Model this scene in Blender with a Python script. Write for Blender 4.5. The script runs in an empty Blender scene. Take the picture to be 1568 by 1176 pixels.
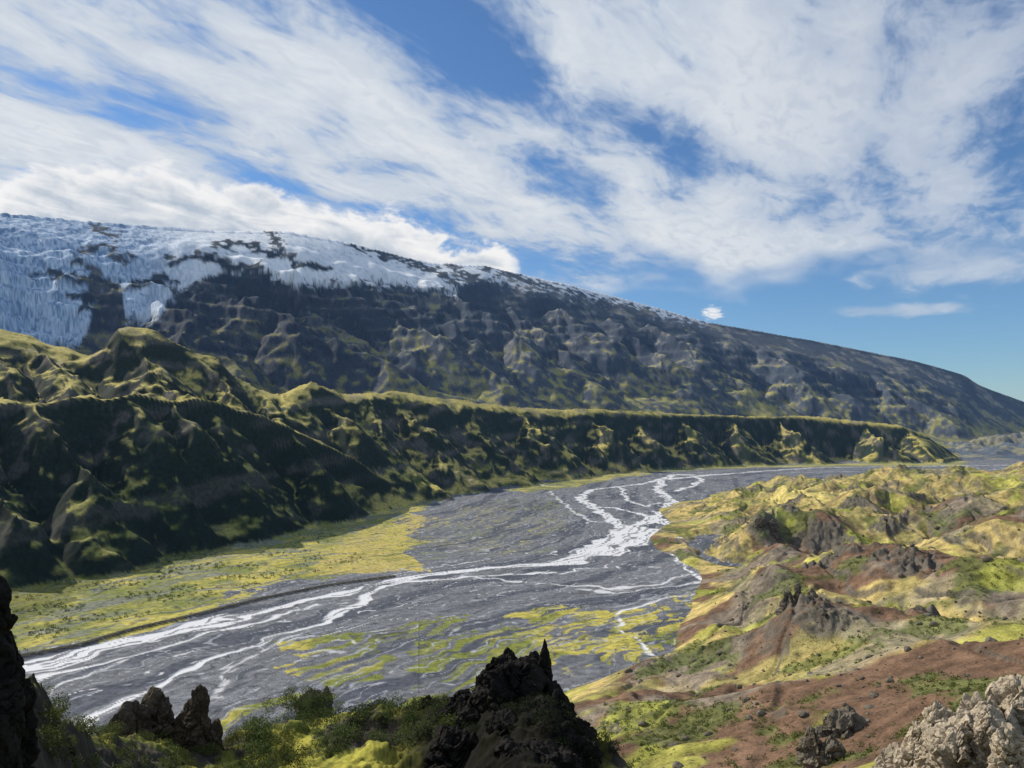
import bpy, math, numpy as np, time
T0=time.time()
rng=np.random.default_rng(7)
H=250.0; F=1132.0; VH=652.0
P=math.atan((VH-588)/F); cp,sp=math.cos(P),math.sin(P)
sc=bpy.context.scene
def ray(u,v):
    X=(u-784)/F; zc=(588-v)/F
    Y=cp-zc*sp; Z=sp+zc*cp; h=math.hypot(X,Y)
    return math.atan2(X,Y), Z/h
def gp(u,v,z=0.0):
    th,te=ray(u,v); r=(z-H)/te
    return (r*math.sin(th), r*math.cos(th))
def rp(u,v,r):
    th,te=ray(u,v); return (r*math.sin(th), r*math.cos(th), H+r*te)
# ---------- noise ----------
G=rng.uniform(0,2*np.pi,(256,256)).astype(np.float32)
GX,GY=np.cos(G),np.sin(G)
HX=rng.random((256,256)).astype(np.float32); HY=rng.random((256,256)).astype(np.float32)
def pn(x,y,s=0):
    x=np.asarray(x,dtype=np.float32)+s*17.3; y=np.asarray(y,dtype=np.float32)+s*9.7
    xf=np.floor(x); yf=np.floor(y); xi=xf.astype(np.int32); yi=yf.astype(np.int32)
    x=x-xf; y=y-yf
    a=xi&255; b=(xi+1)&255; c=yi&255; d=(yi+1)&255
    u=x*x*x*(x*(x*6-15)+10); v=y*y*y*(y*(y*6-15)+10)
    n00=GX[a,c]*x+GY[a,c]*y; n10=GX[b,c]*(x-1)+GY[b,c]*y
    n01=GX[a,d]*x+GY[a,d]*(y-1); n11=GX[b,d]*(x-1)+GY[b,d]*(y-1)
    t=n00+u*(n10-n00); q=n01+u*(n11-n01)
    return (t+v*(q-t))*1.5
def fbm(x,y,o=4,s=0,g=0.5):
    r=0;a=1;t=0
    for i in range(o):
        r=r+a*pn(x,y,s+i*3); t+=a; a*=g; x,y=x*1.72-y*1.08,x*1.08+y*1.72
    return r/t*1.3
def ridg(x,y,o=4,s=0):
    r=0;a=1;t=0
    for i in range(o):
        r=r+a*(1-np.abs(pn(x,y,s+i*3))*1.8); t+=a; a*=.5; x,y=x*1.72-y*1.08,x*1.08+y*1.72
    return r/t
V3=rng.random((64,64,64)).astype(np.float32)
def vn3(x,y,z):
    xf,yf,zf=np.floor(x),np.floor(y),np.floor(z)
    xi,yi,zi=[q.astype(int) for q in (xf,yf,zf)]
    fx,fy,fz=x-xf,y-yf,z-zf
    fx,fy,fz=[q*q*(3-2*q) for q in (fx,fy,fz)]
    r=0
    for i in (0,1):
        for j in (0,1):
            for k in (0,1):
                r=r+V3[(xi+i)&63,(yi+j)&63,(zi+k)&63]*(fx if i else 1-fx)*(fy if j else 1-fy)*(fz if k else 1-fz)
    return r*2-1
def fb3(x,y,z,o=4):
    r=0;a=1;t=0
    for i in range(o):
        r=r+a*vn3(x+i*7.1,y+i*3.3,z+i*5.7); t+=a;a*=.5; x,y,z=x*2.1,y*2.1,z*2.1
    return r/t
def worley(x,y,z):
    xi,yi,zi=[np.floor(q).astype(int) for q in (x,y,z)]
    f1=np.full(x.shape,9.);f2=np.full(x.shape,9.)
    for i in (-1,0,1):
        for j in (-1,0,1):
            for k in (-1,0,1):
                a,b,c=xi+i,yi+j,zi+k
                d=np.sqrt((a+V3[a&63,b&63,c&63]-x)**2+(b+V3[(a+7)&63,(b+3)&63,c&63]-y)**2+(c+V3[a&63,(b+11)&63,(c+5)&63]-z)**2)
                f2=np.where(d<f1,f1,np.minimum(f2,d)); f1=np.minimum(f1,d)
    return f1,f2
def ss(a,b,x):
    t=np.clip((x-a)/(b-a),0,1); return t*t*(3-2*t)
def smax(a,b,k):
    h=np.clip(.5+.5*(a-b)/k,0,1); return b+(a-b)*h+k*h*(1-h)
def smin(a,b,k): return -smax(-a,-b,k)
# ---------- grid ----------
d2=math.pi/180
th=np.concatenate([np.linspace(-179,-41,50,endpoint=False),np.linspace(-41,41,1400,endpoint=False),np.linspace(41,181,51)])*d2
gs=lambda a,b,n: np.geomspace(a,b,n,endpoint=False)
rr=np.concatenate([gs(1.2,28,50),gs(28,110,330),gs(110,200,50),gs(200,600,170),gs(600,9000,800),gs(9000,16000,130),np.geomspace(16000,45000,20)])
NR,NT=len(rr),len(th)
R=rr[:,None].astype(np.float32)*np.ones((1,NT),np.float32)
TH=th[None,:].astype(np.float32)*np.ones((NR,1),np.float32)
X=R*np.sin(TH); Y=R*np.cos(TH)
def boxblur(a,n):
    k=np.ones(n)/n
    return np.convolve(np.pad(a,(n//2,n//2),mode='edge'),k,mode='valid')[:len(a)]
def curve(pts,smooth=9):
    q=sorted([(ray(u,v)[0],ray(u,v)[1],r) for u,v,r in pts])
    t=[a[0] for a in q]
    return boxblur(np.interp(th,t,[a[1] for a in q]),smooth), boxblur(np.interp(th,t,[a[2] for a in q]),31)
def rcurve(pts):
    q=sorted([(ray(u,652)[0],r) for u,r in pts]); return boxblur(np.interp(th,[a[0] for a in q],[a[1] for a in q]),31)
def gcurve(pts):
    q=sorted([(ray(u,v)[0],H/-ray(u,v)[1]) for u,v in pts]); return boxblur(np.interp(th,[a[0] for a in q],[a[1] for a in q]),15)
def prof(t,xs,ys): return np.interp(t,xs,ys).astype(np.float32)
def tw(t,sc1,am,s,am2=.1):
    k=np.searchsorted(rr,900); o=t.copy(); x,y=X[k:],Y[k:]; tt=t[k:]
    env=ss(-.05,.25,tt)*(1-ss(.6,1,tt))
    o[k:]=tt+env*(am*fbm(x/sc1,y/sc1,3,s)+am2*fbm(x/(sc1*.3),y/(sc1*.3),3,s+9)); return o
k0=np.searchsorted(rr,1000)
def sub(a): return a[k0:]
xs,ys=sub(X),sub(Y)
def tents(Zin,lines,slope,wamp,wsc,k,seed):
    zz=Zin[k0:]
    wx=xs+wamp*fbm(xs/wsc,ys/wsc,4,seed); wy=ys+wamp*fbm(xs/wsc,ys/wsc,4,seed+13)
    for ln in lines:
        P_=[rp(*q) for q in ln]
        j0,j1=np.searchsorted(th,[ray(min(q[0] for q in ln)-260,650)[0],ray(max(q[0] for q in ln)+260,650)[0]])
        ax,ay=wx[:,j0:j1],wy[:,j0:j1]; best=np.full(ax.shape,-1e4,np.float32)
        for a,b in zip(P_[:-1],P_[1:]):
            dx,dy=b[0]-a[0],b[1]-a[1]; t=np.clip(((ax-a[0])*dx+(ay-a[1])*dy)/(dx*dx+dy*dy),0,1)
            d=np.sqrt((ax-a[0]-t*dx)**2+(ay-a[1]-t*dy)**2+64)
            best=np.maximum(best,a[2]+(b[2]-a[2])*t-slope*d)
        zz[:,j0:j1]=smax(zz[:,j0:j1],best,k)
    Zin[k0:]=zz; return Zin
# A far mountain
teA,rA=curve([(-500,330,6200),(0,326,6500),(200,344,6500),(330,352,6500),(440,354,6600),(520,368,6700),(600,388,7000),(660,402,7200),(740,406,7500),(870,435,8000),
  (960,458,8500),(1080,492,9000),(1250,522,10000),(1400,552,11300),(1475,573,12000),(1500,590,12300),(1568,615,13000),(1640,640,14000),(2000,645,15000)])
rfA=rcurve([(-500,3700),(0,3700),(400,4100),(800,5000),(1100,6200),(1300,7200),(1450,8200),(1568,9600),(2000,11500)])
hA=H+rA*teA
hf=np.interp(th,[ray(900,0)[0],ray(1300,0)[0],ray(1568,0)[0]],[60,170,110])
tA=(R-rfA)/(rA-rfA)
fA=prof(tw(tA-.07*ss(0,.2,tA)*(1-ss(.4,.7,tA)),1500,.12,301),[-.3,0,.12,.3,.42,.6,.8,1.0],[-.05,0,.07,.31,.42,.63,.83,1.0])
A=hf+(hA-hf)*fA
A=np.where(tA>1,hA-(R-rA)*.12,A)
A=np.where(tA<0,hf*np.clip(1+tA*2.2,0,1),A)
A=tents(A,[[(330,430,5600),(460,500,5000),(600,560,4600),(720,610,4500)],[(520,440,5900),(640,510,5300),(760,570,4900),(830,610,4900)],
 [(700,450,6300),(800,520,5700),(900,580,5400),(960,620,5400)],[(850,470,7000),(940,530,6300),(1030,590,6100),(1080,625,6200)],[(1000,495,7800),(1080,550,7000),(1150,600,6800),(1190,625,6900)],
 [(1150,520,8700),(1220,570,7900),(1290,610,7700),(1330,632,7800)],[(1300,545,9800),(1370,590,9000),(1430,620,8700)],[(200,440,5400),(290,500,4700),(380,560,4300),(430,600,4200)],
 [(1420,570,10900),(1480,605,10300),(1530,630,10000)],[(420,450,5700),(540,520,5100),(640,590,4700)],[(600,455,6000),(720,530,5400),(800,600,5000)],[(780,470,6700),(870,540,6000),(960,600,5700)],[(930,490,7300),(1010,545,6600),(1090,600,6400)]],
 .72,150,600,40,601)
# B1 front-left mass
teB,rB=curve([(-500,600,1750),(-100,618,1800),(0,614,1850),(50,620,1880),(100,607,1900),(150,612,1920),(200,602,1950),(260,614,2000),(300,610,2050),(380,630,2120),(450,657,2200),(540,702,2320),(600,742,2400),(650,772,2450),(680,860,2450)])
base=gcurve([(-500,930),(-200,890),(0,858),(200,832),(370,812),(500,792),(640,770),(740,752),(850,735),(960,722),(1060,713),(1200,708),(1460,706),(1600,704)])
base=base*(1+0.02*pn(th*14,th*0+3.1))
hB=H+rB*teB
rB_=np.maximum(rB,base+120)
t=tw((R-base)/(rB_-base)-.22*ss(.0,.3,(R-base)/(rB_-base))*(1-ss(.6,1,(R-base)/(rB_-base))),500,.14,311,am2=.06)
B1=hB*prof(t,[-.4,0,.1,.4,.7,.85,1,1.2],[-.5,0,.07,.38,.71,.86,1,1])-np.maximum(R-rB,0)*.10
B1=np.where((hB<5)|(B1<-20),-20,B1)
# B2 ridge behind
teC,rC=curve([(-500,500,2750),(0,506,2750),(40,515,2750),(80,528,2750),(135,542,2750),(160,530,2700),(172,510,2650),(182,500,2650),(200,500,2650),(235,504,2650),(262,520,2650),(300,538,2700),(335,552,2700),(360,576,2750),
 (400,596,2800),(430,606,2800),(450,592,2850),(475,584,2850),(500,594,2950),(530,604,3050),(560,602,3150),(600,598,3300),(650,606,3450),(720,615,3700),(800,625,4100),(930,628,4600),
 (1060,634,5200),(1180,638,5700),(1230,636,6000),(1320,645,6200),(1380,651,6300),(1420,668,6300),(1450,688,6300),(1468,700,6300),(1500,722,6300),(1700,800,6300)],5)
thl=ray(640,0)[0]
b2=boxblur(np.where(th<thl, np.maximum(base, rB*1.02), base),41)
hb2=boxblur(np.where(th<thl, hB*.66,0),41)
hC=H+rC*teC
rC_=np.maximum(rC,b2+100)
lf=ss(ray(560,0)[0],ray(420,0)[0],TH)
tb=(R-b2)/(rC_-b2)
t2=tw(tb-(1-lf)*.26*ss(0,.3,tb)*(1-ss(.55,.95,tb)),650,.12,321,am2=.05)
pr=prof(t2,[0,.06,.3,.5,.75,1.0],[0,.05,.42,.66,.87,1])*(1-lf)+lf*prof(t2,[0,.15,.35,.55,.75,.9,1.0],[0,.10,.25,.45,.7,.92,1])
B2=hb2+(hC-hb2)*pr
B2=np.where(t2<0,hb2*(1+np.maximum(t2,-2)*3)+t2*150,B2)
B2=np.where((t2<0)&(R>b2)&(hb2>20),np.maximum(B2,hb2*.75),B2)
B2=np.where(R>rC,np.maximum(hC-(R-rC)*.35,np.clip(hC*.5,-20,60)),B2)
B2=np.where((hC<-10)|(B2<-20),-20,B2)
B1=tents(B1,[[(60,612,1880),(100,680,1700),(130,760,1560),(150,820,1470)],[(200,608,1950),(230,670,1800),(280,740,1700),(330,800,1640)],[(330,625,2080),(350,680,1950),(400,740,1880),(450,785,1900)],
 [(450,660,2200),(480,710,2100),(520,760,2050),(545,780,2130)],[(-80,620,1800),(-40,700,1620),(20,790,1450)],[(270,612,2020),(300,670,1860),(345,740,1780)]],1.0,45,200,14,621)
B2=tents(B2,[[(470,600,2800),(520,640,2650),(570,690,2560),(620,745,2450),(640,768,2400)],[(560,608,3100),(555,640,2900),(600,690,2700),(660,745,2550)],[(600,604,3250),(640,650,3000),(690,700,2850),(740,745,2800)],
 [(700,620,3600),(720,655,3300),(770,700,3150),(810,738,3200)],[(800,632,4000),(820,660,3700),(860,700,3550),(890,728,3650)],[(900,636,4450),(930,662,4150),(960,695,4050),(1000,715,4300)],[(1040,642,5100),(1060,665,4800),(1090,690,4750),(1120,706,5000)],
 [(1200,647,5700),(1220,668,5400),(1240,690,5300),(1260,702,5450)],[(1330,655,6100),(1350,675,5700),(1370,700,5600)],[(1400,662,6200),(1425,684,5850),(1440,700,5700)],[(970,638,4800),(990,665,4500),(1030,695,4450)],[(1120,645,5400),(1140,670,5100),(1165,695,5100)],
 [(188,506,2620),(230,560,2400),(258,600,2200)],[(300,542,2680),(350,590,2450),(372,622,2300)],[(60,524,2720),(90,560,2450),(120,590,2150)],[(-60,506,2700),(0,550,2400),(30,590,2100)],[(400,600,2780),(420,630,2500),(440,650,2350)]],.80,70,300,16,641)
# ---- erosion ----
def blur2(a,n):
    for ax in (0,1):
        c=np.cumsum(np.pad(a,[(n+1,n) if i==ax else (0,0) for i in (0,1)],mode='edge').astype(np.float64),axis=ax)
        w=2*n+1
        a=((c[w:]-c[:-w]) if ax==0 else (c[:,w:]-c[:,:-w]))/w
    return a.astype(np.float32)
def grad(Z):
    dr=np.gradient(Z,rr,axis=0); dt=np.gradient(Z,th,axis=1)/R
    return (dr*np.sin(TH)+dt*np.cos(TH)).astype(np.float32),(dr*np.cos(TH)-dt*np.sin(TH)).astype(np.float32)
def erode(x,y,gx,gy,cell,octv,k=1.5,br=1.6,dec=.45):
    m=np.sqrt(gx*gx+gy*gy)+.12
    dx=gy/m*k; dy=-gx/m*k
    x=x/cell; y=y/cell
    h=np.zeros_like(x);hx=np.zeros_like(x);hy=np.zeros_like(x); a=.5; f=1.0
    for o in range(octv):
        qx=x*f+o*5.3;qy=y*f+o*3.1
        ix=np.floor(qx);iy=np.floor(qy);fx=qx-ix;fy=qy-iy;ix=ix.astype(np.int32);iy=iy.astype(np.int32)
        ddx=dx+hy*br; ddy=dy-hx*br
        va=0;vx=0;vy=0;wt=0
        for i in range(-2,2):
            for j in range(-2,2):
                ha=HX[(ix-i)&255,(iy-j)&255]*.5; hb=HY[(ix-i)&255,(iy-j)&255]*.5
                px=fx+i-ha; py=fy+j-hb
                w=np.exp(-2*(px*px+py*py)); wt=wt+w
                mg=(px*ddx+py*ddy)*6.2832
                va=va+np.cos(mg)*w; sn=np.sin(mg)*w; vx=vx-sn*ddx; vy=vy-sn*ddy
        va/=wt;vx/=wt;vy/=wt
        h+=a*va;hx+=a*vx*f*.5;hy+=a*vy*f*.5
        a*=dec;f*=2
    return h
gx,gy=grad(blur2(A,8))
wx=xs+150*pn(xs/700,ys/700,2); wy=ys+150*pn(xs/700,ys/700,5)
eA=np.zeros_like(R); eA[k0:]=erode(wx,wy,sub(gx),sub(gy),700,4,.9,1.8,.45)
ampA=(140*ss(-.25,.2,tA)*(1-.95*ss(.45,.8,tA)))*np.interp(th,[ray(900,0)[0],ray(1500,0)[0]],[1,.8])
fa=np.zeros_like(R); fa[k0:]=ridg(xs/320+.4*ys/320,ys/450,5,17)-.55
A=A+eA*ampA+fa*72*ss(0,.2,tA)*(1-.93*ss(.45,.8,tA))
stp=A/95+.8*pn(X/1500,Y/1500,19); A=A+ss(.1,.4,tA)*(1-ss(.6,.85,tA))*(-np.sin(stp*6.2832))*9   # lava benches
cap=H+R*(teA-.06*np.clip(1-tA,0,1)-.002)
A=np.where(tA<1,smin(A,cap,40),A)
print('A',time.time()-T0)
Bm=smax(B1,B2,18)
crestd=np.minimum(np.abs(R-rC)/300,np.abs(R-rB)/170)
wl=ss(0,110,Bm)*(.15+.85*ss(0,1,crestd))
gx,gy=grad(blur2(Bm,6))
eB=np.zeros_like(R)
wx=xs+60*pn(xs/250,ys/250,12); wy=ys+60*pn(xs/250,ys/250,15)
eB[k0:]=erode(wx,wy,sub(gx),sub(gy),270,3,.8,1.6,.42)
rg=np.zeros_like(R); rg[k0:]=(ridg(xs/190+.3*ys/190,ys/220,3,31)-.55)+.16*fbm(xs/45,ys/45,4,37)
Bm=Bm+eB*38*wl+rg*34*ss(5,70,Bm)*(.45+.55*ss(0,1,crestd))
capB=H+R*(teC-.02*np.clip((rC-R)/600,0,1))
Bm=np.where((R<rC)&(hC>4)&(Bm>30),smin(Bm,np.maximum(capB,B1+45),12),Bm)
print('B',time.time()-T0)
# ---- plain ----
Pl=np.zeros_like(R)
Pl=Pl+np.where(R>5500,(fbm(X/900,Y/900,4,21)+.1)*60*ss(5800,8500,R),0)
rt=ss(ray(1330,0)[0],ray(1430,0)[0],TH)
fh=np.zeros_like(R); fm9=R>5600; fh[fm9]=(ridg(X[fm9]/1100,Y[fm9]/800,5,23)-.30)*300*ss(6200,8200,R[fm9])
Pl=np.maximum(Pl,fh*rt)
# ---- C right hills ----
pts=[]
for u,v in [(1160,748),(1090,764),(1028,790),(1040,850),(1098,900),(1045,960),(1015,1010),(940,1050),(870,1085),(760,1110)]:
    x,y=gp(u,v); pts.append((x,y,2))
for u,v in [(1000,740),(900,800),(950,870),(900,960),(700,1010),(500,1080),(200,1100),(800,900),(1100,725)]:
    x,y=gp(u,v); pts.append((x,y,-45))
for u in (1150,1300,1500,1700): 
    x,y,_=rp(u,700,3500); pts.append((x,y,-15))
for u,v,r in [(1250,730,2600),(1350,728,2600),(1450,733,2450),(1568,725,2500),(1700,722,2500),(1190,778,2000),(1300,774,1850),(1450,790,1500),(1565,800,1400),
  (1090,768,2150),(1160,778,1500),(1195,840,1450),(1105,824,1420),(1250,858,1150),(1400,850,1080),(1565,860,1000),(1200,885,1000),(1350,900,850),(1225,902,790),(1500,932,650),
  (1140,958,800),(1260,948,620),(1110,1020,600),(1350,988,560),(1250,1050,450),(1000,1060,570),(1450,996,480),(1565,980,500),(1050,1120,400),(1200,1100,380),(1350,1095,320),
  (950,1130,390),(1500,1100,280),(1568,1050,330),(1200,1170,280),(1400,1176,220),(1000,1176,300),(800,1200,330),(1700,900,900),(1700,1000,400)]:
    pts.append(rp(u,v,r))
pa=np.array(pts); D=np.hypot(pa[:,0,None]-pa[None,:,0],pa[:,1,None]-pa[None,:,1])
n=len(pa); M=np.zeros((n+1,n+1)); M[:n,:n]=-D-np.eye(n)*8; M[:n,n]=1; M[n,:n]=1
w=np.linalg.solve(M,np.append(pa[:,2],0))
mC=(R>120)&(R<3900)&(TH>-1.0)&(TH<1.2)
xc,yc,rc_=X[mC],Y[mC],R[mC]
wxc=xc+25*pn(xc/150,yc/150,41)*ss(200,900,rc_); wyc=yc+25*pn(xc/150,yc/150,44)*ss(200,900,rc_)
z=np.full(xc.shape,w[n],np.float32)
for i in range(n): z-=(w[i]*np.hypot(wxc-pa[i,0],wyc-pa[i,1])).astype(np.float32)
lvl=ss(0,45,z)*ss(100,350,rc_)
hum=ridg(xc/330,yc/420,3,51)-.55
hum1=ridg(xc/120,yc/150,4,54)-.55
hum2=fbm(xc/70,yc/70,4,57)
cr0=fbm(xc/130+5,yc/130,3,60)
crag=np.maximum(cr0-.24,0)
crg=ss(0.0,.2,crag)*np.abs(fbm(xc/22,yc/22,4,63))
gul=np.abs(pn((xc-.3*yc)/95,yc/190,66)+.35*pn(xc/40,yc/60,67))
z=z+lvl*(hum*56*ss(300,1300,rc_)+hum*24+hum1*11*ss(200,900,rc_)-ss(.12,.0,gul)*(1.5+3.5*ss(250,900,rc_))+hum2*3*ss(150,600,rc_)+crg*16*ss(200,700,rc_)+fbm(xc/16,yc/16,4,70)*1.2)
z=np.where(rc_<260,np.minimum(z,H-.56*rc_),z)
Cc=np.full_like(R,-60); Cc[mC]=z
cragm=np.zeros_like(R); cragm[mC]=ss(.0,.12,crag)
# ---- D foreground ----
teD,rD=curve([(-300,1000,40),(-60,1010,40),(10,1045,40),(60,1072,45),(110,1108,50),(140,1138,60),(250,1128,70),(340,1142,72),(400,1125,75),(440,1108,80),(520,1090,80),(580,1078,80),(620,1082,80),(700,1078,75),
 (740,1062,70),(800,1050,67),(850,1062,65),(880,1105,65),(930,1150,62),(970,1185,60),(1100,1260,50),(1300,1240,40),(1380,1195,36),(1450,1160,34),(1568,1120,32),(1750,1090,32)],5)
q=R/rD
te=teD-.16*ss(1.0,.55,q)
Dz=H+R*te-.004*R
Dz=np.where(q<.55,np.minimum(H-1.6,H+R*(teD-.16)),Dz)
Dz=np.where(q>1,H+rD*teD-(R-rD)*.75,Dz)
fm=R<260
nz=np.zeros_like(R)
nz[fm]=(fbm(X[fm]/9,Y[fm]/9,5,81)*1.3+fbm(X[fm]/1.6,Y[fm]/1.6,4,85)*.4+np.abs(fbm(X[fm]/4,Y[fm]/4,5,88))*1.0)
Dz=Dz+nz*ss(8,40,R)
Z=smax(Pl,Bm,6); Z=np.maximum(Z,np.where(R>3300,A,-100))
isC=Cc>Z; Z=smax(Z,Cc,3); 
isD=Dz>Z; Z=np.maximum(Z,Dz)
print('H',time.time()-T0)
# ---------- masks ----------
gx,gy=grad(Z); slope=np.sqrt(gx*gx+gy*gy); nzv=1/np.sqrt(1+slope**2)
def C(*c): return np.array(c,np.float32)
def mix(a,b,m): return a+(b-a)*m[...,None]
ONE=np.ones((NR,NT,3),np.float32)
N1=fbm(X/400,Y/400,4,101); N2=fbm(X/60,Y/60,4,105); N3=fbm(X/15,Y/15,3,109)
NV=fbm((X-.4*Y+.7*Z)/70,(Z-.25*X)/55,4,115)
mP=(R>450)&(R<9000)&(Z<14)&(TH>-.9)&(TH<.9)
px,py=X[mP],Y[mP]
wpx=px+18*fbm(px/70,py/70,3,121); wpy=py+22*fbm(px/70,py/70,3,124)
def segw(P_,ax,ay,wd=None):
    best=np.full(ax.shape,1e9,np.float32); S=np.zeros_like(best); Tt=np.zeros_like(best); L=0; W=np.zeros_like(best)
    for i in range(len(P_)-1):
        (x0,y0),(x1,y1)=P_[i],P_[i+1]; dx,dy=x1-x0,y1-y0; l=math.hypot(dx,dy)
        t=((ax-x0)*dx+(ay-y0)*dy)/l/l; tc=np.clip(t,0,1)
        d=np.hypot(ax-x0-tc*dx,ay-y0-tc*dy); sg=np.sign((ax-x0)*dy-(ay-y0)*dx)
        m=d<best; best=np.where(m,d,best); S=np.where(m,L+tc*l,S); Tt=np.where(m,d*sg,Tt)
        if wd is not None: W=np.where(m,wd[i]+(wd[i+1]-wd[i])*tc,W)
        L+=l
    return best,S,Tt,W
def seg(poly,ax,ay,wd=None): return segw([gp(u,v) for u,v in poly],ax,ay,wd)
mainp=[(-60,1050),(10,1028),(100,1006),(200,982),(300,960),(400,936),(480,917),(560,900),(640,882),(720,873),(800,867),(860,862),(900,846),(940,826),(965,812),(985,800),(1015,785),(1030,768),(1008,750),(1012,735),(1030,727),(1062,727)]
fl_=[gp(u,v) for u,v in [(-60,1050),(100,1006),(300,958),(480,917),(640,886),(800,866),(900,846),(965,812),(1010,778),(1020,735),(1062,722),(1300,712)]]
for _ in range(3):
    nf=[fl_[0]]
    for a,b in zip(fl_[:-1],fl_[1:]): nf+=[(a[0]*.75+b[0]*.25,a[1]*.75+b[1]*.25),(a[0]*.25+b[0]*.75,a[1]*.25+b[1]*.75)]
    fl_=nf+[fl_[-1]]
_,S,Tm,_=segw(fl_,wpx,wpy)
def inpoly(poly,ax,ay):
    P_=[gp(u,v) for u,v in poly]; ins=np.zeros(ax.shape,bool)
    for i in range(len(P_)):
        (x0,y0),(x1,y1)=P_[i],P_[(i+1)%len(P_)]
        c=((y0>ay)!=(y1>ay))&(ax<(x1-x0)*(ay-y0)/(y1-y0+1e-9)+x0); ins^=c
    return ins.astype(np.float32)
vx=px+80*fbm(px/170,py/170,5,131)+25*fbm(px/30,py/30,3,138); vy=py+110*fbm(px/200,py/200,5,134)+30*fbm(px/30,py/30,3,139)
strk=fbm(S/170,Tm/16,4,140)
strk2=fbm(S/60,Tm/9,3,146)
grn=inpoly([(-300,1060),(30,1003),(200,958),(400,905),(640,858),(650,830),(600,800),(680,765),(500,780),(370,800),(0,850),(-400,900)],vx,vy)
yel=inpoly([(490,880),(510,850),(560,810),(640,780),(660,795),(610,830),(645,850),(640,870),(580,880)],vx,vy)
isl=inpoly([(415,1020),(450,985),(560,955),(700,932),(730,940),(690,965),(620,990),(560,1030),(480,1040)],vx,vy)
isl2=inpoly([(640,1010),(720,960),(860,935),(990,925),(1010,960),(960,1010),(850,1045),(750,1050),(600,1055)],vx,vy)
isl3=inpoly([(1010,960),(1090,905),(1050,990),(1010,1020),(960,1020)],vx,vy)
isl4=inpoly([(350,1120),(420,1080),(600,1045),(760,1050),(860,1040),(800,1100),(300,1140)],vx,vy)
fary=inpoly([(780,752),(850,735),(1000,716),(1300,709),(1480,706),(1480,713),(1200,715),(1010,722),(900,742),(800,756)],vx,vy)
midg=inpoly([(640,850),(660,800),(760,760),(860,760),(880,800),(800,850)],vx,vy)
gravel=C(.148,.156,.172); o1=np.ones(px.shape+(3,),np.float32)
c=o1*gravel
c*= (1+.32*strk+.2*strk2)[...,None]
dk=ss(.02,.28,fbm(S/500,Tm/60,3,150)); c=mix(c,C(.054,.063,.086)*o1,dk*.75)
yg=C(.42,.37,.085); gr=C(.17,.19,.045)
big1=fbm(px/260,py/260,4,153)
gv=yg+(gr-yg)*ss(-.3,.25,big1+fbm(px/60,py/60,4,155)*.6+strk*.3)[...,None]
gvi=gv.copy()
gv=mix(gv,C(.17,.18,.165)*o1,ss(.0,.35,strk+.5*fbm(px/120,py/120,3,158))*.75)
c=mix(c,gv,grn*ss(-.55,-.1,strk2*.6+strk*.4+.1))
c=mix(c,mix(gv,C(.46,.37,.11)*o1,np.full(px.shape,.75,np.float32)),yel*ss(-.2,.1,strk+.05))
c=mix(c,gv,midg*ss(.05,.3,strk+.3*strk2)*.7)
for m_,q_ in ((isl,.10),(isl2,.06),(isl3,.12),(isl4,.02)):
    c=mix(c,gvi,m_*ss(-.02,.16,strk+q_+.4*strk2+.06))
c=mix(c,gvi,fary*.8)
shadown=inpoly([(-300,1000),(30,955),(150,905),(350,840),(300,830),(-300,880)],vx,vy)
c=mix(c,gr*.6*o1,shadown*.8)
wat=np.zeros_like(px)
def stream(poly,wd,op=1.0):
    global wat
    W=np.array(wd if hasattr(wd,'__len__') else [wd]*len(poly),float)
    d,_,_,w_=seg(poly,wpx,wpy,W)
    w_=w_*(1+.7*fbm(px/90,py/90,2,160))
    wat=np.maximum(wat,op*ss(w_*.5+2.5,w_*.5-2.5,d))
stream(mainp,[42,40,36,32,34,30,26,24,26,28,30,44,56,70,64,36,30,30,34,40,44,40])
stream([(900,845),(930,850),(965,835),(1000,812),(1040,808)],[26,34,40,46,30])
stream([(965,812),(940,797),(905,775),(888,762),(905,750),(950,745),(990,740),(1012,733)],[40,30,28,26,26,24,28,24])
stream([(905,775),(940,778),(975,785),(1000,795)],[16,16,20,20])
stream([(935,800),(905,798),(880,785),(858,768),(840,752)],10,.7)
stream([(950,745),(960,765),(985,775),(1010,770)],14)
stream([(1000,790),(1025,805),(1048,818),(1030,838),(1040,858),(1060,878),(1090,895)],[30,30,16,14,10,8,7])
stream([(1012,735),(1080,728),(1160,722),(1250,716),(1400,714),(1560,712)],[60,46,30,30,26,26],.8)
stream([(1060,727),(1075,735),(1060,745),(1030,752)],22)
stream([(1200,724),(1300,722),(1420,726),(1560,716)],[14,16,18,16],.6)
stream([(110,1120),(150,1097),(200,1072),(270,1033),(330,1003),(400,984),(470,961),(530,933),(570,908),(620,890)],[22,16,12,9,8,8,10,14,16,14])
stream([(20,1045),(80,1030),(180,1012),(260,990),(330,968),(430,940),(500,925)],[10,9,7,7,9,11,10])
stream([(330,1065),(355,1025),(400,1000),(470,965)],[8,6,5,5],.6)
stream([(30,1080),(80,1060),(110,1040),(200,1012)],6,.7)
stream([(600,895),(680,885),(760,880),(860,876),(900,870)],[8,8,9,10,8])
stream([(700,882),(780,890),(860,895),(940,902),(1000,893),(1060,880)],[7,7,7,8,9,6],.8)
stream([(880,905),(960,905),(1030,897),(1075,893)],7,.75)
stream([(1085,905),(1045,912),(1010,918),(968,932),(948,945),(952,965),(975,985),(1005,1005)],[8,8,8,8,9,8,6,4],.95)
stream([(760,742),(800,738),(850,745)],12,.6)
wat*=1-.85*ss(.12,.25,fbm(S/110,Tm/9,3,165))
br=np.abs(pn(S/260,Tm/42,171))+.4*np.abs(pn(S/70,Tm/18,174))
act=ss(380,60,np.abs(Tm-20))*(1-np.clip(grn+yel,0,1))*(py<4600)
wat=np.maximum(wat,act*.8*ss(.07,.03,br))
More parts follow.
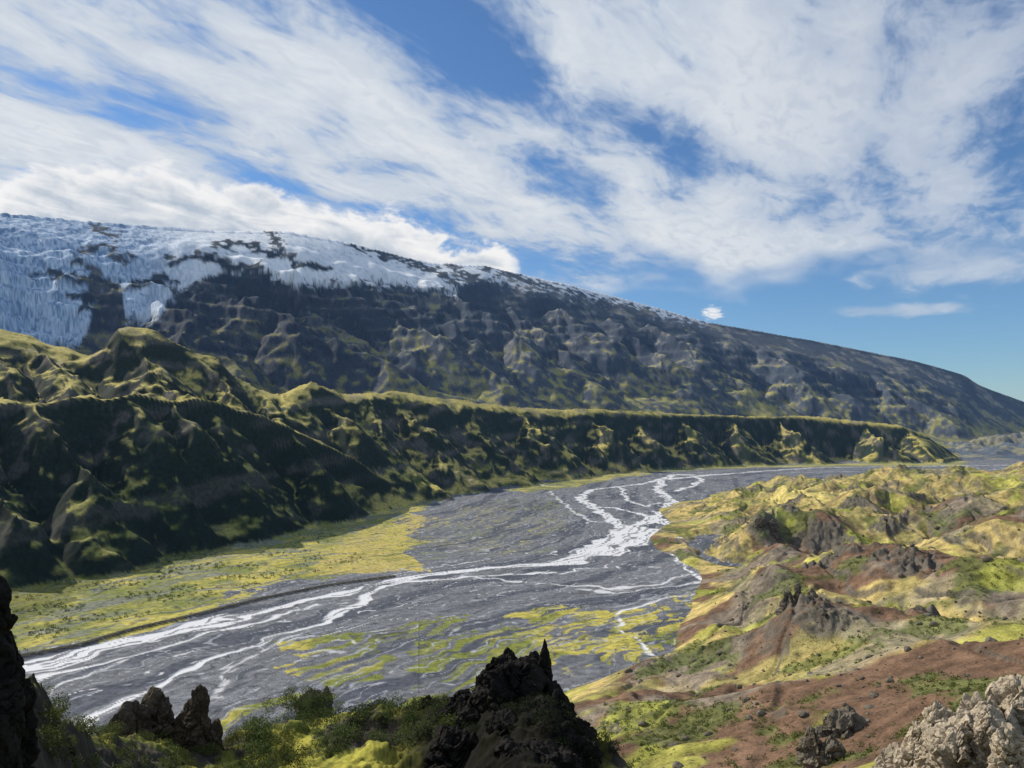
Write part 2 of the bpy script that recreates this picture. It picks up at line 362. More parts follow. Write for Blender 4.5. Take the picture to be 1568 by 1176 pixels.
br2=np.abs(pn(S/190,Tm/26,181)+.3*pn(S/50,Tm/12,184))
thin=ss(.05,.015,br2)*(1-.6*grn)
c=mix(c,C(.34,.36,.40)*o1,thin*.7)
br3=np.abs(pn(S/230,Tm/33,191)+.3*pn(S/60,Tm/14,194)); c=mix(c,C(.05,.058,.075)*o1,ss(.05,.02,br3)*.7)
c=mix(c,C(.70,.71,.74)*o1,wat)
dl,_,_,_=seg([(-100,1035),(30,1007),(120,990),(200,966),(300,943),(400,918),(500,898),(600,884)],px,py)
lev=ss(8,3,dl); zl=lev*3.2
c=mix(c,C(.03,.03,.035)*o1,ss(9,5,dl))
Zp=Z[mP]; Zp=Zp+np.where(Zp<6,zl,0)-wat*.3; Z[mP]=Zp
WAT=np.zeros_like(R)
# ridges colour
grassT=C(.42,.355,.11); grassG=C(.12,.135,.035); rock=C(.085,.08,.07); rockL=C(.19,.17,.15); wall=C(.020,.030,.020)
cb=mix(ONE*grassG,ONE*grassT,ss(-.15,.25,N2*.5+N1*.35+.14+1.6*(nzv-.86)+.12*ss(250,420,Z)))  # grass tones; flat high tops coloured brighter for a sunlit look
cb=mix(cb,ONE*rockL,ss(.15,.4,fbm(X/150,Y/150,4,199))*.5*ss(.8,.9,nzv))
steep=ss(.88,.72,nzv+.07*N2)
cb=mix(cb,mix(ONE*wall,ONE*rock,ss(.05,.45,NV)),steep)  # steep walls: dark green and rock, green darkened further to deepen the shadows
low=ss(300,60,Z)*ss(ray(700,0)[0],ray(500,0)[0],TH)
cb=mix(cb,cb*C(.45,.55,.5),low*.8)  # lower left walls darkened in colour so they look shaded
# far mountain
ca=mix(ONE*C(.072,.088,.112),ONE*C(.30,.29,.27),ss(.0,.5,N1+N2*.3+NV*.6)*.75)  # bluish rock base puts some distance haze into the slope colour
alt=(A-60)/np.maximum(hA-60,50)
ca=mix(ca,ONE*C(.27,.26,.09),ss(-.05,.35,N1*.5+N2*.7+.36-alt*.85+(nzv-.8)*1.3)*.9)
band=ss(.0,.5,pn(A/42+N1*1.2,N1*2,207)+.4*NV)
ca=mix(ca,ONE*C(.042,.056,.085),np.clip(ss(.78,.58,nzv+.08*N2)*.6+band*.5,0,1))
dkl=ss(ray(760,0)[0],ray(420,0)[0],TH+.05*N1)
ca=ca*(1-.40*dkl)[...,None]  # left side darkened in colour to tone down its lit look
teZ=(Z-H)/R
def scr(pu,pv):
    q=sorted([ray(u,v) for u,v in zip(pu,pv)]); return np.interp(th,[a[0] for a in q],[a[1] for a in q])
sl=scr([-500,0,60,120,135,152,165,185,192,215,245,262,290,340,400,430,470,560,640,700,715,760,850,950,1010,1080,1100,1150],
       [545,530,535,530,500,455,425,430,486,492,485,455,435,415,412,428,436,432,440,447,425,430,447,465,480,494,480,400])
snow=ss(-.006,.006,teZ-sl+.012*N2+.006*N3+.008*NV)*ss(3900,4100,R)
uv=[[(415,358),(432,385),(460,405),(500,412)],[(590,388),(625,402),(665,415),(700,436),(720,445)],[(130,384),(165,380),(195,398)],[(330,376),(370,372),(420,390)],[(60,418),(110,425),(180,442)],[(690,408),(720,425),(760,440)],[(740,404),(790,425),(840,440)],[(150,350),(175,362)],[(540,372),(590,392)],[(850,440),(920,462),(1000,482)],[(340,405),(400,412)],[(200,440),(240,425),(262,440)],[(120,400),(150,420),(130,470)],[(100,455),(150,450),(165,500)],[(262,400),(310,392),(350,402)]]
TE=teZ
nn=pn(X/90,Y/90,205)
for k,pl in enumerate(uv):
    P_=[ray(u,v) for u,v in pl]
    ax=TH+.010*N2+.006*NV; ay=TE+.008*nn+.005*NV
    best=np.full(R.shape,1e9,np.float32)
    for i in range(len(P_)-1):
        (x0,y0),(x1,y1)=P_[i],P_[i+1]; dx,dy=x1-x0,y1-y0; l=dx*dx+dy*dy
        tc=np.clip(((ax-x0)*dx+(ay-y0)*dy)/l,0,1); best=np.minimum(best,np.hypot(ax-x0-tc*dx,(ay-y0-tc*dy)*1.5))
    snow*=1-ss(.0095,.004,best)
snow*=np.where(A>=Z-.5,1,0)
ice=ss(ray(360,0)[0],ray(170,0)[0],TH)*ss(.28,.235,TE)
crev=np.ones_like(R); fm2=snow>.02
crev[fm2]=np.abs(fbm(X[fm2]/90+N1[fm2]+Z[fm2]/160,Z[fm2]/24,4,211))
sn=mix(ONE*C(.76,.79,.83),ONE*C(.34,.47,.64),np.clip(ice*(.85+.6*N3),0,1))
sn=mix(sn,ONE*C(.11,.19,.33),ss(.20,.05,crev)*ice*.9)
sn=mix(sn,ONE*C(.36,.44,.56),ss(.05,.4,N2+N3*.5+NV*.4)*.45)
ca=mix(ca,sn,snow)
serac=np.zeros_like(R)
serac[fm2]=fbm(X[fm2]/75,Y[fm2]/60,4,210)
Z=Z+snow*serac*(1.5+14*ice)
isA=(A>=Bm)&(A>=Pl)&(R>3300)
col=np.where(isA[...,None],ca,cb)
fl=(R>5200)&(~isA)&(Bm<Pl+3)
col=np.where(fl[...,None],mix(ONE*C(.09,.11,.14),ONE*C(.22,.21,.14),ss(-.1,.2,N1+N2*.5)),col)
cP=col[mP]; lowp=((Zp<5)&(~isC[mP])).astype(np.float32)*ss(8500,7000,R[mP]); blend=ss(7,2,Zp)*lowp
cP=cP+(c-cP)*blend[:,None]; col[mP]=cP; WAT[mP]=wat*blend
# C hills colours
ochre=C(.41,.32,.125); och2=C(.27,.235,.09); soil=C(.125,.074,.052); gry=C(.20,.18,.145); shr=C(.085,.11,.03)
cc=mix(ONE*och2,ONE*ochre,ss(-.2,.25,N2+N1*.5))
nS=fbm(X/200,Y/200,5,221); cc=mix(cc,ONE*soil,ss(-.05,.07,nS+.1*ss(900,400,R))*ss(2300,1500,R)*.95)
nS2=fbm(X/120,Y/120,4,231); cc=mix(cc,ONE*gry,ss(.12,.28,nS2)*.65)
nS3=fbm(X/75,Y/75,5,241); cc=mix(cc,ONE*shr,ss(.13,.27,nS3)*.75)
cc=mix(cc,ONE*C(.30,.31,.06),ss(.24,.38,fbm(X/95,Y/95,4,247))*.7)
cc=mix(cc,ONE*C(.10,.09,.075),np.clip(ss(.80,.60,nzv)*.85+cragm*ss(.93,.78,nzv),0,1))
cc=cc*(1+.4*N3+.25*N2)[...,None]
a_,b_=gp(1230,782,35); mead=ss(1.2,.8,np.hypot((X-a_)/110,(Y-b_)/150)+.2*N2)
cc=mix(cc,ONE*C(.50,.42,.15),mead)
col=np.where((isC&(Cc>0))[...,None],cc,col)
# D
nD=fbm(X/7,Y/7,4,251); nD2=fbm(X/2,Y/2,4,255)
cd=mix(ONE*C(.14,.15,.03),ONE*C(.30,.28,.05),ss(-.1,.3,nD+.4*nD2))
cd=mix(cd,ONE*C(.05,.045,.035),np.clip(ss(.0,.25,-nD+.3*nD2)+ss(.75,.55,nzv),0,1))
shadem=np.clip(ss(ray(560,0)[0],ray(680,0)[0],TH+.03*nD)*ss(ray(950,0)[0],ray(900,0)[0],TH)+ss(ray(100,0)[0],ray(50,0)[0],TH+.02*nD),0,1)
cd=mix(cd,ONE*C(.005,.005,.004),shadem*.985)  # mound and left ledge painted near black in place of shade
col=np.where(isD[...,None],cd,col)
col=np.clip(col,0.003,.95)
print('col',time.time()-T0)
# ---------- build terrain ----------
def mesh_np(name,co,faces,mat,attrs=None,smooth=True,nv=4):
    me=bpy.data.meshes.new(name); co=np.ascontiguousarray(co,dtype=np.float32); nf=len(faces)
    me.vertices.add(len(co)); me.vertices.foreach_set('co',co.ravel())
    me.loops.add(nf*nv); me.loops.foreach_set('vertex_index',np.ascontiguousarray(faces,dtype=np.int32).ravel())
    me.polygons.add(nf); me.polygons.foreach_set('loop_start',np.arange(0,nf*nv,nv,dtype=np.int32))
    me.polygons.foreach_set('loop_total',np.full(nf,nv,dtype=np.int32))
    me.polygons.foreach_set('use_smooth',np.full(nf,smooth,dtype=bool))
    me.update(calc_edges=True)
    for k,v in (attrs or {}).items():
        a=me.attributes.new(k,'FLOAT_COLOR','POINT'); v4=np.ones((len(co),4),np.float32); v4[:,:3]=v; a.data.foreach_set('color',v4.ravel())
    ob=bpy.data.objects.new(name,me); sc.collection.objects.link(ob); me.materials.append(mat); return ob
def newmat(name):
    m=bpy.data.materials.new(name); m.use_nodes=True; nt=m.node_tree; nt.nodes.clear(); return m,nt
class NB:
    def __init__(s,nt): s.nt=nt
    def n(s,t,**k):
        x=s.nt.nodes.new(t)
        for a,b in k.items(): setattr(x,a,b)
        return x
    def l(s,a,b): s.nt.links.new(a,b)
    def setin(s,i,v):
        if isinstance(v,(int,float,tuple,list)): i.default_value=v
        else: s.l(v,i)
    def m(s,op,a,b=0.0,c=0.0):
        x=s.n('ShaderNodeMath',operation=op)
        for i,v in zip(x.inputs,(a,b,c)): s.setin(i,v)
        return x.outputs[0]
    def noise(s,vec,scale,det=4,rough=.55,dist=0,dim='3D'):
        x=s.n('ShaderNodeTexNoise',noise_dimensions=dim); s.setin(x.inputs['Vector'],vec); x.inputs['Scale'].default_value=scale; x.inputs['Detail'].default_value=det; x.inputs['Roughness'].default_value=rough; x.inputs['Distortion'].default_value=dist; return x.outputs[0]
    def ramp(s,v,a,b,lo=0.,hi=1.,sm=True):
        x=s.n('ShaderNodeMapRange'); x.interpolation_type='SMOOTHSTEP' if sm else 'LINEAR'
        for i,q in enumerate((v,a,b,lo,hi)): s.setin(x.inputs[i],q)
        return x.outputs[0]
    def mixc(s,f,a,b,bt='MIX'):
        x=s.n('ShaderNodeMix',data_type='RGBA',blend_type=bt); s.setin(x.inputs[0],f); s.setin(x.inputs[6],a); s.setin(x.inputs[7],b); return x.outputs[2]
def ground_mat(name,scales,bump,attr=True,basecol=None,rough=.95,contrast=.7,det=3):
    m,nt=newmat(name); b=NB(nt); out=b.n('ShaderNodeOutputMaterial'); pb=b.n('ShaderNodeBsdfPrincipled')
    geo=b.n('ShaderNodeNewGeometry'); pos=geo.outputs['Position']
    if attr: base=b.n('ShaderNodeAttribute',attribute_name='Col').outputs['Color']
    else: base=tuple(basecol)
    f=None; hsum=None
    for s_ in scales:
        q_=b.noise(pos,1/s_,det,.6); f=q_ if f is None else b.m('ADD',f,q_)
        hs=b.m('MULTIPLY',q_,s_*bump); hsum=hs if hsum is None else b.m('ADD',hsum,hs)
    k=b.ramp(f,.3*len(scales),.7*len(scales),1-contrast,1+contrast,False)
    cl=b.n('ShaderNodeVectorMath',operation='SCALE'); b.setin(cl.inputs[0],base); b.l(k,cl.inputs['Scale'])
    b.l(cl.outputs[0],pb.inputs['Base Color'])
    bp=b.n('ShaderNodeBump'); bp.inputs['Strength'].default_value=1; bp.inputs['Distance'].default_value=1
    pb.inputs['Specular IOR Level'].default_value=.1
    if attr:
        mk=b.n('ShaderNodeAttribute',attribute_name='Msk'); sx=b.n('ShaderNodeSeparateColor'); b.l(mk.outputs['Color'],sx.inputs[0])
        ww=b.m('MAXIMUM',sx.outputs[0],b.m('MULTIPLY',sx.outputs[1],.75))
        inv=b.m('SUBTRACT',1.0,ww)
        k2=b.m('ADD',b.m('MULTIPLY',k,inv),ww); b.l(k2,cl.inputs['Scale'])
        hsum=b.m('MULTIPLY',hsum,inv)
        b.l(b.ramp(sx.outputs[0],0.,1.,rough,.35),pb.inputs['Roughness'])
    else: pb.inputs['Roughness'].default_value=rough
    b.l(hsum,bp.inputs['Height']); b.l(bp.outputs[0],pb.inputs['Normal']); b.l(pb.outputs[0],out.inputs[0])
    return m
terr=ground_mat('terrain_ground',[1.2,9.],.14,det=2)
idx=np.arange(NR*NT,dtype=np.int32).reshape(NR,NT)
fcs=np.stack([idx[:-1,:-1],idx[1:,:-1],idx[1:,1:],idx[:-1,1:]],-1).reshape(-1,4)[:,::-1]
MS=np.stack([WAT,snow,np.zeros_like(R)],-1)
co=np.stack([X,Y,Z],-1).reshape(-1,3)
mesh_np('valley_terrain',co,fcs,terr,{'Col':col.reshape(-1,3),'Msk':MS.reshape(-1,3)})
print('mesh',time.time()-T0,len(co))
def hz(x,y):
    r=np.hypot(x,y); t=np.arctan2(x,y)
    i=np.clip(np.searchsorted(rr,r),0,NR-1); j=np.clip(np.searchsorted(th,t),0,NT-1); return Z[i,j],i,j
# ---------- rocks ----------
rockdark=ground_mat('shaded_tuff',[.15,.9],.2,False,(.016,.0145,.013))  # tuff colour blackened to carry the shade of the foreground silhouettes
rockpale=ground_mat('pale_tuff',[.08,.5],.3,False,(.34,.29,.22),contrast=.7)
rockmid=ground_mat('weathered_rock',[.5,4.],.25,False,(.13,.115,.09))
def column(cx,cy,z0,z1,r0,r1,seed,nj=.35,asp=1.0,bend=0.0,nu=190,nvv=190,pw=1.0,cell=.8):
    a=np.linspace(0,2*np.pi,nu,endpoint=False); t=np.linspace(0,1,nvv)
    Aq,Tq=np.meshgrid(a,t)
    rad=(r0+(r1-r0)*Tq**pw)*np.sqrt(np.clip(1-((Tq-.8)/.2).clip(0,1)**2,0,1))
    x=np.cos(Aq)*rad; y=np.sin(Aq)*rad*asp; zz=z0+(z1-z0)*Tq; s=max(r0,.3)
    n1=fb3(x/s*1.4+seed,y/s*1.4+seed*2,zz/s*1.1+seed,5); n2=fb3(x/s*1.4+seed*3,y/s*1.4,zz/s*1.1+9,5)
    cl=cell*s; wq=fb3(x/s*3,y/s*3,zz/s*3+seed,3)*.5
    f1,f2=worley(x/cl+seed+wq,y/cl+n1-wq,zz/cl*.7+seed*2+n2); g1,g2=worley(x/cl*3.1+seed+n2,y/cl*3.1+wq,zz/cl*2.2)
    fine=fb3(x/s*9,y/s*9+seed,zz/s*9,3)
    blk=(.5-f1)*.9-.45*np.exp(-(f2-f1)*14)+(.5-g1)*.16-.08*np.exp(-(g2-g1)*14)+.12*fine
    env=np.clip(rad/s*1.4,0,1)*nj*s
    x=x+n1*env*1.7+np.cos(Aq)*blk*env*1.1; y=y+n2*env*1.7+np.sin(Aq)*blk*env*1.1
    zz=zz+(fb3(x/s*2.4,y/s*2.4,zz/s+seed,4)*.9+blk*.6)*nj*s*Tq
    x=x+bend*Tq**2
    co=np.stack([x+cx,y+cy,zz],-1).reshape(-1,3)
    id_=np.arange(nu*nvv).reshape(nvv,nu); nx=np.roll(id_,-1,axis=1)
    f=np.stack([id_[:-1],nx[:-1],nx[1:],id_[1:]],-1).reshape(-1,4)
    return co,f
def rockobj(name,specs,mat):
    cs=[];fs=[];o=0
    for i,(u,v,r,hw,hpx,top,kw) in enumerate(specs):
        x,y,zt=rp(u,v,r); m_=r/F
        c_,f_=column(x,y,zt-hpx*m_,zt,hw*m_,top*m_,kw.pop('seed',i*3.7+u*.01),**kw); cs.append(c_);fs.append(f_+o);o+=len(c_)
    return mesh_np(name,np.concatenate(cs),np.concatenate(fs),mat,smooth=False)
rockobj('rock_spire',[(834,976,65,26,150,4,dict(nj=.25)),(818,1000,66,34,120,12,dict(nj=.35)),(775,998,68,44,130,20,dict(nj=.4)),(748,1024,68,40,120,16,dict(nj=.4)),(795,1008,64,62,150,34,dict(nj=.35)),
  (852,1045,63,46,150,14,dict(nj=.35)),(705,1058,68,56,120,22,dict(nj=.4)),(655,1062,74,34,90,10,dict(nj=.4)),(885,1098,62,45,110,12,dict(nj=.35)),(760,1060,64,60,110,36,dict(nj=.4)),(830,1070,61,60,130,34,dict(nj=.4)),
  (770,1095,57,75,130,34,dict(nj=.4)),(845,1112,56,62,110,26,dict(nj=.4)),(895,1132,56,44,100,14,dict(nj=.4)),(700,1115,59,60,100,24,dict(nj=.4)),(810,1140,52,80,90,40,dict(nj=.4))],rockdark)
rockobj('rock_pillar',[(-22,878,30,48,400,34,dict(nj=.22,nvv=260)),(-10,1010,31,60,260,30,dict(nj=.3)),(60,1075,44,50,150,12,dict(nj=.3))],rockdark)
rockobj('rock_knob',[(235,1056,72,62,160,22,dict(nj=.3)),(200,1075,71,52,140,18,dict(nj=.3)),(306,1048,70,26,150,10,dict(nj=.25)),(290,1075,71,40,140,12,dict(nj=.3)),(330,1100,70,22,100,8,dict(nj=.3))],ground_mat('brown_tuff',[.2,1.5],.2,False,(.065,.052,.036)))
rockobj('rock_knob',[(478,1055,82,38,130,20,dict(nj=.3)),(500,1050,83,16,110,6,dict(nj=.3))],rockmid)
rockobj('rock_outcrop',[(1560,1035,33,60,200,30,dict(nj=.4)),(1505,1062,32,55,200,26,dict(nj=.4)),(1512,1080,30,26,180,18,dict(nj=.3)),(1440,1078,32,36,180,18,dict(nj=.4)),(1405,1105,33,34,140,16,dict(nj=.4)),(1465,1115,30,44,140,26,dict(nj=.4)),(1380,1150,33,50,110,24,dict(nj=.4)),(1545,1110,28,34,150,18,dict(nj=.4)),(1480,1095,31,50,140,30,dict(nj=.4))],rockpale)
def crag_(u,v,r,specs,mat=rockmid):
    rockobj('rock_crag',[(u+a,v+b,r,c_,d_,e_,dict(nj=.45,nu=90,nvv=70)) for a,b,c_,d_,e_ in specs],mat)
crag_(1222,893,790,[(0,0,8,45,3),(-14,12,16,40,6),(22,12,20,40,8),(40,24,18,35,6)],rockmid)
crag_(1165,788,1480,[(0,0,10,40,5),(20,8,12,40,5)],rockmid)
crag_(1265,972,620,[(0,0,26,60,12),(-36,14,26,50,12)])
crag_(1300,1090,330,[(0,0,45,110,20),(-50,25,40,90,18),(60,30,34,90,14)])
crag_(1240,1116,300,[(0,0,24,80,10),(30,12,30,70,12)])
# boulders
def ico():
    import bmesh
    bm=bmesh.new(); bmesh.ops.create_icosphere(bm,subdivisions=2,radius=1); v=np.array([q.co[:] for q in bm.verts]); f=np.array([[w.index for w in q.verts] for q in bm.faces]); bm.free(); return v,f
iv,iff=ico()
def boulders(n,rmin,rmax,umin,umax,smin_,smax_,name,mat):
    t0,t1=ray(umin,800)[0],ray(umax,800)[0]; cs=[];fs=[];o=0
    for k in range(n):
        r=math.exp(rng.uniform(math.log(rmin),math.log(rmax))); t=rng.uniform(t0,t1); x,y=r*math.sin(t),r*math.cos(t)
        z,i,j=hz(x,y)
        if z<12: continue
        s=smin_*(smax_/smin_)**(rng.random()**3)*(.35+.65*min(1,r/900))
        p=iv*np.array([1,rng.uniform(.6,1.1),rng.uniform(.5,.9)]); p=p*(1+.45*fb3(p[:,0]*1.3+k,p[:,1]*1.3+k*.7,p[:,2]*1.3,3))[:,None]
        cs.append(p*s+np.array([x,y,z+s*.1])); fs.append(iff+o); o+=len(iv)
    mesh_np(name,np.concatenate(cs),np.concatenate(fs),mat,smooth=False,nv=3)
boulders(1500,200,1600,930,1640,.5,4.5,'boulder_field',rockmid)
# ---------- scrub ----------
def leafmat():
    m,nt=newmat('scrub_leaves'); b=NB(nt); out=b.n('ShaderNodeOutputMaterial'); pb=b.n('ShaderNodeBsdfPrincipled')
    a=b.n('ShaderNodeAttribute',attribute_name='Col'); b.l(a.outputs['Color'],pb.inputs['Base Color']); pb.inputs['Roughness'].default_value=.7; pb.inputs['Specular IOR Level'].default_value=.2
    tr=b.n('ShaderNodeBsdfTranslucent'); b.l(a.outputs['Color'],tr.inputs[0]); mx=b.n('ShaderNodeMixShader'); mx.inputs[0].default_value=.3
    b.l(pb.outputs[0],mx.inputs[1]); b.l(tr.outputs[0],mx.inputs[2]); b.l(mx.outputs[0],out.inputs[0]); return m
lm=leafmat()
def scrub(name,cent,rad,nl,ls,cols):
    n=len(cent); tot=n*nl; ci=np.repeat(np.arange(n),nl)
    d=rng.normal(size=(tot,3)); d/=np.linalg.norm(d,axis=1)[:,None]; rad_=rad[ci]*rng.uniform(.45,1.05,tot)**.6
    lump=1+.35*np.sin(d[:,0]*5+ci)*np.cos(d[:,1]*6+ci*2)
    p=cent[ci]+d*(rad_*lump)[:,None]*np.array([1,1,.75]); p[:,2]+=rad[ci]*.4
    s=(ls*rad[ci]*rng.uniform(.6,1.4,tot))[:,None]
    e1=rng.normal(size=(tot,3)); e1/=np.linalg.norm(e1,axis=1)[:,None]; e2=np.cross(e1,rng.normal(size=(tot,3))); e2/=np.linalg.norm(e2,axis=1)[:,None]
    q=np.stack([p-e1*s,p+e2*s*.6,p+e1*s,p-e2*s*.6],1).reshape(-1,3)
    cl=cols[ci]*rng.uniform(.6,1.35,(tot,1)); cl=np.repeat(cl,4,0)
    mesh_np(name,q,np.arange(tot*4).reshape(-1,4),lm,{'Col':cl},smooth=False)
def scat(n,rmin,rmax,u0,u1,thr,zmin=6,sc_=75,seed=241):
    r=np.exp(rng.uniform(math.log(rmin),math.log(rmax),n)); t=rng.uniform(ray(u0,800)[0],ray(u1,800)[0],n); x,y=r*np.sin(t),r*np.cos(t)
    z,i,j=hz(x,y); k=(fbm(x/sc_,y/sc_,5,seed)+.12*rng.normal(size=n)>thr)&(z>zmin); return np.stack([x,y,z],-1)[k]
c1=scat(22000,230,2400,900,1640,.18)
rd=rng.uniform(.6,1.8,len(c1))*(.5+np.hypot(c1[:,0],c1[:,1])/1400)
gcol=np.array([.07,.10,.028])*rng.uniform(.6,1.6,(len(c1),1))*np.array([1,1,1])+rng.uniform(0,.07,(len(c1),1))*np.array([1,.75,0])
scrub('birch_scrub',c1,rd,26,.3,gcol)
c2=scat(6000,800,1900,20,560,.06,-5); c2=c2[c2[:,2]<8]
ok=inpoly([(-300,1060),(30,1000),(200,950),(400,895),(560,860),(500,800),(370,820),(0,850)],c2[:,0],c2[:,1])>0
c2=c2[ok]; scrub('willow_scrub',c2,rng.uniform(1.,3.2,len(c2)),26,.3,np.array([.09,.11,.03])*rng.uniform(.6,1.6,(len(c2),1)))
def near(u0,u1,n,rs,col_,name,nl=500,ls=.07,lo=.82,hi=1.02):
    t=rng.uniform(ray(u0,1100)[0],ray(u1,1100)[0],n); rD_=np.interp(t,th,rD)*rng.uniform(lo,hi,n); x,y=rD_*np.sin(t),rD_*np.cos(t); z,_,_=hz(x,y)
    scrub(name,np.stack([x,y,z],-1),rng.uniform(rs[0],rs[1],n),nl,ls,np.array(col_)*rng.uniform(.6,1.4,(n,1)))
near(380,700,130,(.4,1.2),(.06,.085,.02),'dwarf_birch')
near(60,420,110,(.3,.8),(.08,.10,.022),'dwarf_birch')
near(560,960,140,(.3,.9),(.018,.025,.008),'dwarf_birch')  # same birch, leaves darkened in colour to match the mound's painted shade
x,y,z=rp(468,1085,81)
kb=np.stack([x+rng.normal(0,1.6,50),y+rng.normal(-1,1.0,50),z+rng.uniform(-2.5,1.8,50)],-1)
scrub('dwarf_birch',kb,rng.uniform(.4,1.,50),500,.07,np.array([.075,.10,.03])*rng.uniform(.7,1.4,(50,1)))
print('scrub',time.time()-T0,len(c1),len(c2))
# ---------- haze ----------
bpy.ops.mesh.primitive_cube_add(size=1,location=(0,12000,900)); hzob=bpy.context.object; hzob.name='atmosphere_haze'; hzob.scale=(50000,60000,2600)
m,nt=newmat('haze_air'); b=NB(nt); out=b.n('ShaderNodeOutputMaterial'); vs=b.n('ShaderNodeVolumeScatter'); vs.inputs['Color'].default_value=(.25,.5,1,1); vs.inputs['Density'].default_value=.9e-5; vs.inputs['Anisotropy'].default_value=.2
b.l(vs.outputs[0],out.inputs['Volume']); hzob.data.materials.append(m)
# ---------- world ----------
SE,SA=35*d2,-58*d2
wd=bpy.data.worlds.new('World'); sc.world=wd; wd.use_nodes=True; nt=wd.node_tree; nt.nodes.clear(); b=NB(nt)
out=b.n('ShaderNodeOutputWorld'); sky=b.n('ShaderNodeTexSky',sky_type='NISHITA'); sky.sun_disc=False; sky.sun_elevation=SE; sky.sun_rotation=SA; sky.altitude=300; sky.air_density=1.0; sky.dust_density=.2; sky.ozone_density=4
bg=b.n('ShaderNodeBackground'); bg.inputs[1].default_value=.10
b.l(b.mixc(1.0,sky.outputs[0],(.72,.92,1.10,1),'MULTIPLY'),bg.inputs[0])
tc=b.n('ShaderNodeTexCoord'); sx=b.n('ShaderNodeSeparateXYZ'); b.l(tc.outputs['Generated'],sx.inputs[0]); x,y,z=sx.outputs
zz=b.m('ADD',b.m('MAXIMUM',z,0.0),.06)
px_=b.m('DIVIDE',x,zz); py_=b.m('DIVIDE',y,zz)
ph=30*d2
a_=b.m('ADD',b.m('MULTIPLY',px_,math.sin(ph)),b.m('MULTIPLY',py_,math.cos(ph)))
b_=b.m('SUBTRACT',b.m('MULTIPLY',px_,math.cos(ph)),b.m('MULTIPLY',py_,math.sin(ph)))
cv=b.n('ShaderNodeCombineXYZ'); b.l(b.m('MULTIPLY',a_,.5),cv.inputs[0]); b.l(b_,cv.inputs[1])
n1=b.noise(cv.outputs[0],1.2,3,.55,.2,'2D'); n2=b.noise(cv.outputs[0],5.0,5,.6,.4,'2D'); n3=b.noise(cv.outputs[0],17.0,3,.6,.3,'2D')
az=b.m('MULTIPLY',b.m('ARCTAN2',x,y),57.2958)
el=b.m('MULTIPLY',b.m('ARCSINE',z),57.2958)
def ae(u,v):
    t,e=ray(u,v); return t/d2, math.atan(e)/d2
def blob(u,v,ru,rv,rot=0):
    a0,e0=ae(u,v); k=.0506
    c_,s_=math.cos(rot*d2),math.sin(rot*d2)
    def lin(ca_,ce,r_):
        return b.m('MULTIPLY_ADD',az,ca_/r_,b.m('MULTIPLY_ADD',el,ce/r_,(-a0*ca_-e0*ce)/r_))
    p=lin(c_,-s_,ru*k); q=lin(s_,c_,rv*k)
    return b.m('EXPONENT',b.m('MULTIPLY',b.m('MULTIPLY_ADD',p,p,b.m('MULTIPLY',q,q)),-1.0))
val=None
for (u,v,ru,rv,rot,am) in [(740,95,120,50,35,-.36),(1000,205,150,36,25,-.30),(260,188,95,28,8,-.34),(400,275,110,20,12,-.30),(600,5,110,22,0,-.26),(1550,240,50,110,0,-.2),
   (880,405,80,26,10,-.3),(500,130,350,110,20,.14),(800,270,350,80,20,.2),(1250,150,300,110,10,.12),(1100,370,260,45,8,.2),(120,205,110,28,5,.16)]:
    t_=b.m('MULTIPLY',blob(u,v,ru,rv,rot),am); val=t_ if val is None else b.m('ADD',val,t_)
dens=b.m('MULTIPLY_ADD',n1,.9,b.m('MULTIPLY_ADD',n2,.6,b.m('MULTIPLY_ADD',n3,.28,b.m('ADD',val,.23-.89))))
cl0=b.ramp(b.m('MULTIPLY_ADD',b.m('SUBTRACT',n1,.5),8.0,el),9.8,13.0)
d1=b.m('MULTIPLY',b.ramp(dens,.0,.32),cl0)
cn=b.n('ShaderNodeCombineXYZ'); b.l(az,cn.inputs[0]); b.l(b.m('MULTIPLY',el,1.5),cn.inputs[1])
cu=b.noise(cn.outputs[0],.22,6,.6,.2,'2D')
def pw(pts):
    q=sorted([ae(u,v) for u,v in pts])
    mr=b.n('ShaderNodeValToRGB')
    lo,hi=q[0][0],q[-1][0]
    b.l(b.ramp(az,lo,hi,0.,1.,False),mr.inputs[0]); els=mr.color_ramp.elements
    for i,(a0,e0) in enumerate(q):
        p=(a0-lo)/(hi-lo); g=max(e0,0)/40
        if i==0: e_=els[0]; e_.position=0
        elif i==len(q)-1: e_=els[-1]; e_.position=1
        else: e_=els.new(p)
        e_.color=(g,g,g,1)
    return b.m('MULTIPLY',mr.outputs[0],40.0)
top=pw([(-300,270),(0,278),(60,258),(200,254),(330,276),(450,300),(600,322),(700,360),(790,392),(830,450),(900,520)])
dtop=b.m('MULTIPLY_ADD',b.m('SUBTRACT',cu,.5),6.0,b.m('SUBTRACT',top,el))
d2_=b.m('MULTIPLY',b.ramp(dtop,-.2,1.0),b.ramp(az,2.5,-.5))
c3=b.ramp(b.m('MULTIPLY_ADD',b.m('SUBTRACT',n3,.5),1.0,blob(1092,479,22,15)),.5,.95)
c3=b.m('MULTIPLY',c3,b.ramp(blob(1092,480,34,20),.1,.4))
c4=b.m('MULTIPLY',b.ramp(b.m('MULTIPLY_ADD',b.m('SUBTRACT',n2,.5),.9,blob(1385,475,90,10,2)),.25,.9),.6)
c4=b.m('MULTIPLY',c4,b.ramp(blob(1385,475,120,16,2),.05,.4))
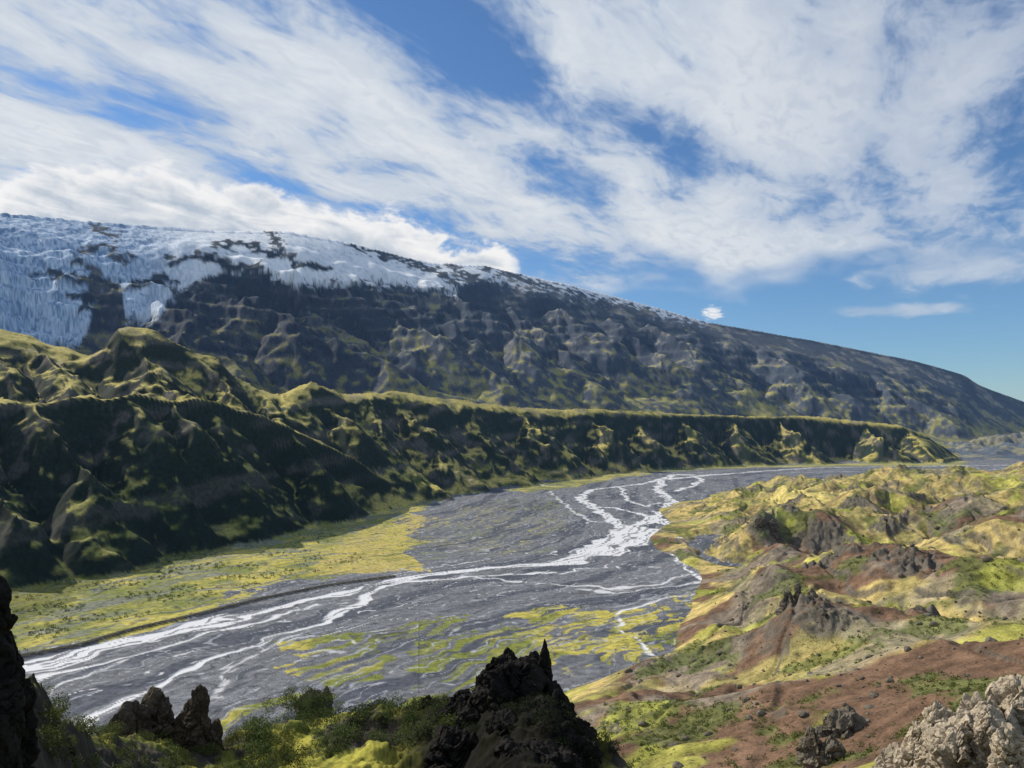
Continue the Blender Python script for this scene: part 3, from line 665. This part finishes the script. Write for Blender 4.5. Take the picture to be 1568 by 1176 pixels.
c5=b.m('MULTIPLY',b.ramp(b.m('MULTIPLY_ADD',b.m('SUBTRACT',n2,.5),1.2,blob(1470,400,140,40,4)),.25,.9),.6)
d1=b.m('MULTIPLY',d1,b.ramp(az,8.,30.,1.,.75))
den=b.m('MAXIMUM',b.m('MAXIMUM',d1,d2_),b.m('MAXIMUM',c3,b.m('MAXIMUM',c4,c5)))
ccol=b.mixc(b.ramp(dens,.1,.5),(.48,.58,.74,1),(.80,.84,.89,1))
ccol=b.mixc(b.ramp(n3,.42,.68,0.,.4),ccol,(.50,.58,.71,1))
ccol2=b.mixc(b.ramp(b.m('MULTIPLY_ADD',b.m('SUBTRACT',n2,.5),-5.0,dtop),.4,4.0),(.98,.98,.99,1),(.48,.56,.67,1))
ccol=b.mixc(d2_,ccol,ccol2)
ccol=b.mixc(c3,ccol,(.85,.9,.96,1))
bc=b.n('ShaderNodeBackground'); b.l(ccol,bc.inputs[0]); bc.inputs[1].default_value=.92
mx=b.n('ShaderNodeMixShader'); b.l(den,mx.inputs[0]); b.l(bg.outputs[0],mx.inputs[1]); b.l(bc.outputs[0],mx.inputs[2]); b.l(mx.outputs[0],out.inputs[0])
# sun
sd=bpy.data.lights.new('sun','SUN'); sd.energy=5.0; sd.angle=.5*d2; sd.color=(1,.92,.79); so=bpy.data.objects.new('sun',sd); sc.collection.objects.link(so)
from mathutils import Vector
dv=Vector((math.sin(SA)*math.cos(SE),math.cos(SA)*math.cos(SE),math.sin(SE))); so.rotation_euler=dv.to_track_quat('Z','Y').to_euler(); so.location=(0,0,2000)
# camera
cd_=bpy.data.cameras.new('camera'); cam=bpy.data.objects.new('camera',cd_); sc.collection.objects.link(cam); cam.location=(0,0,H); cam.rotation_euler=(math.pi/2+P,0,0)
cd_.sensor_width=36; cd_.lens=36*F/1568; cd_.clip_start=.5; cd_.clip_end=90000; sc.camera=cam
sc.view_settings.view_transform='Standard'; sc.view_settings.look='None'; sc.view_settings.exposure=0
print('done',time.time()-T0)
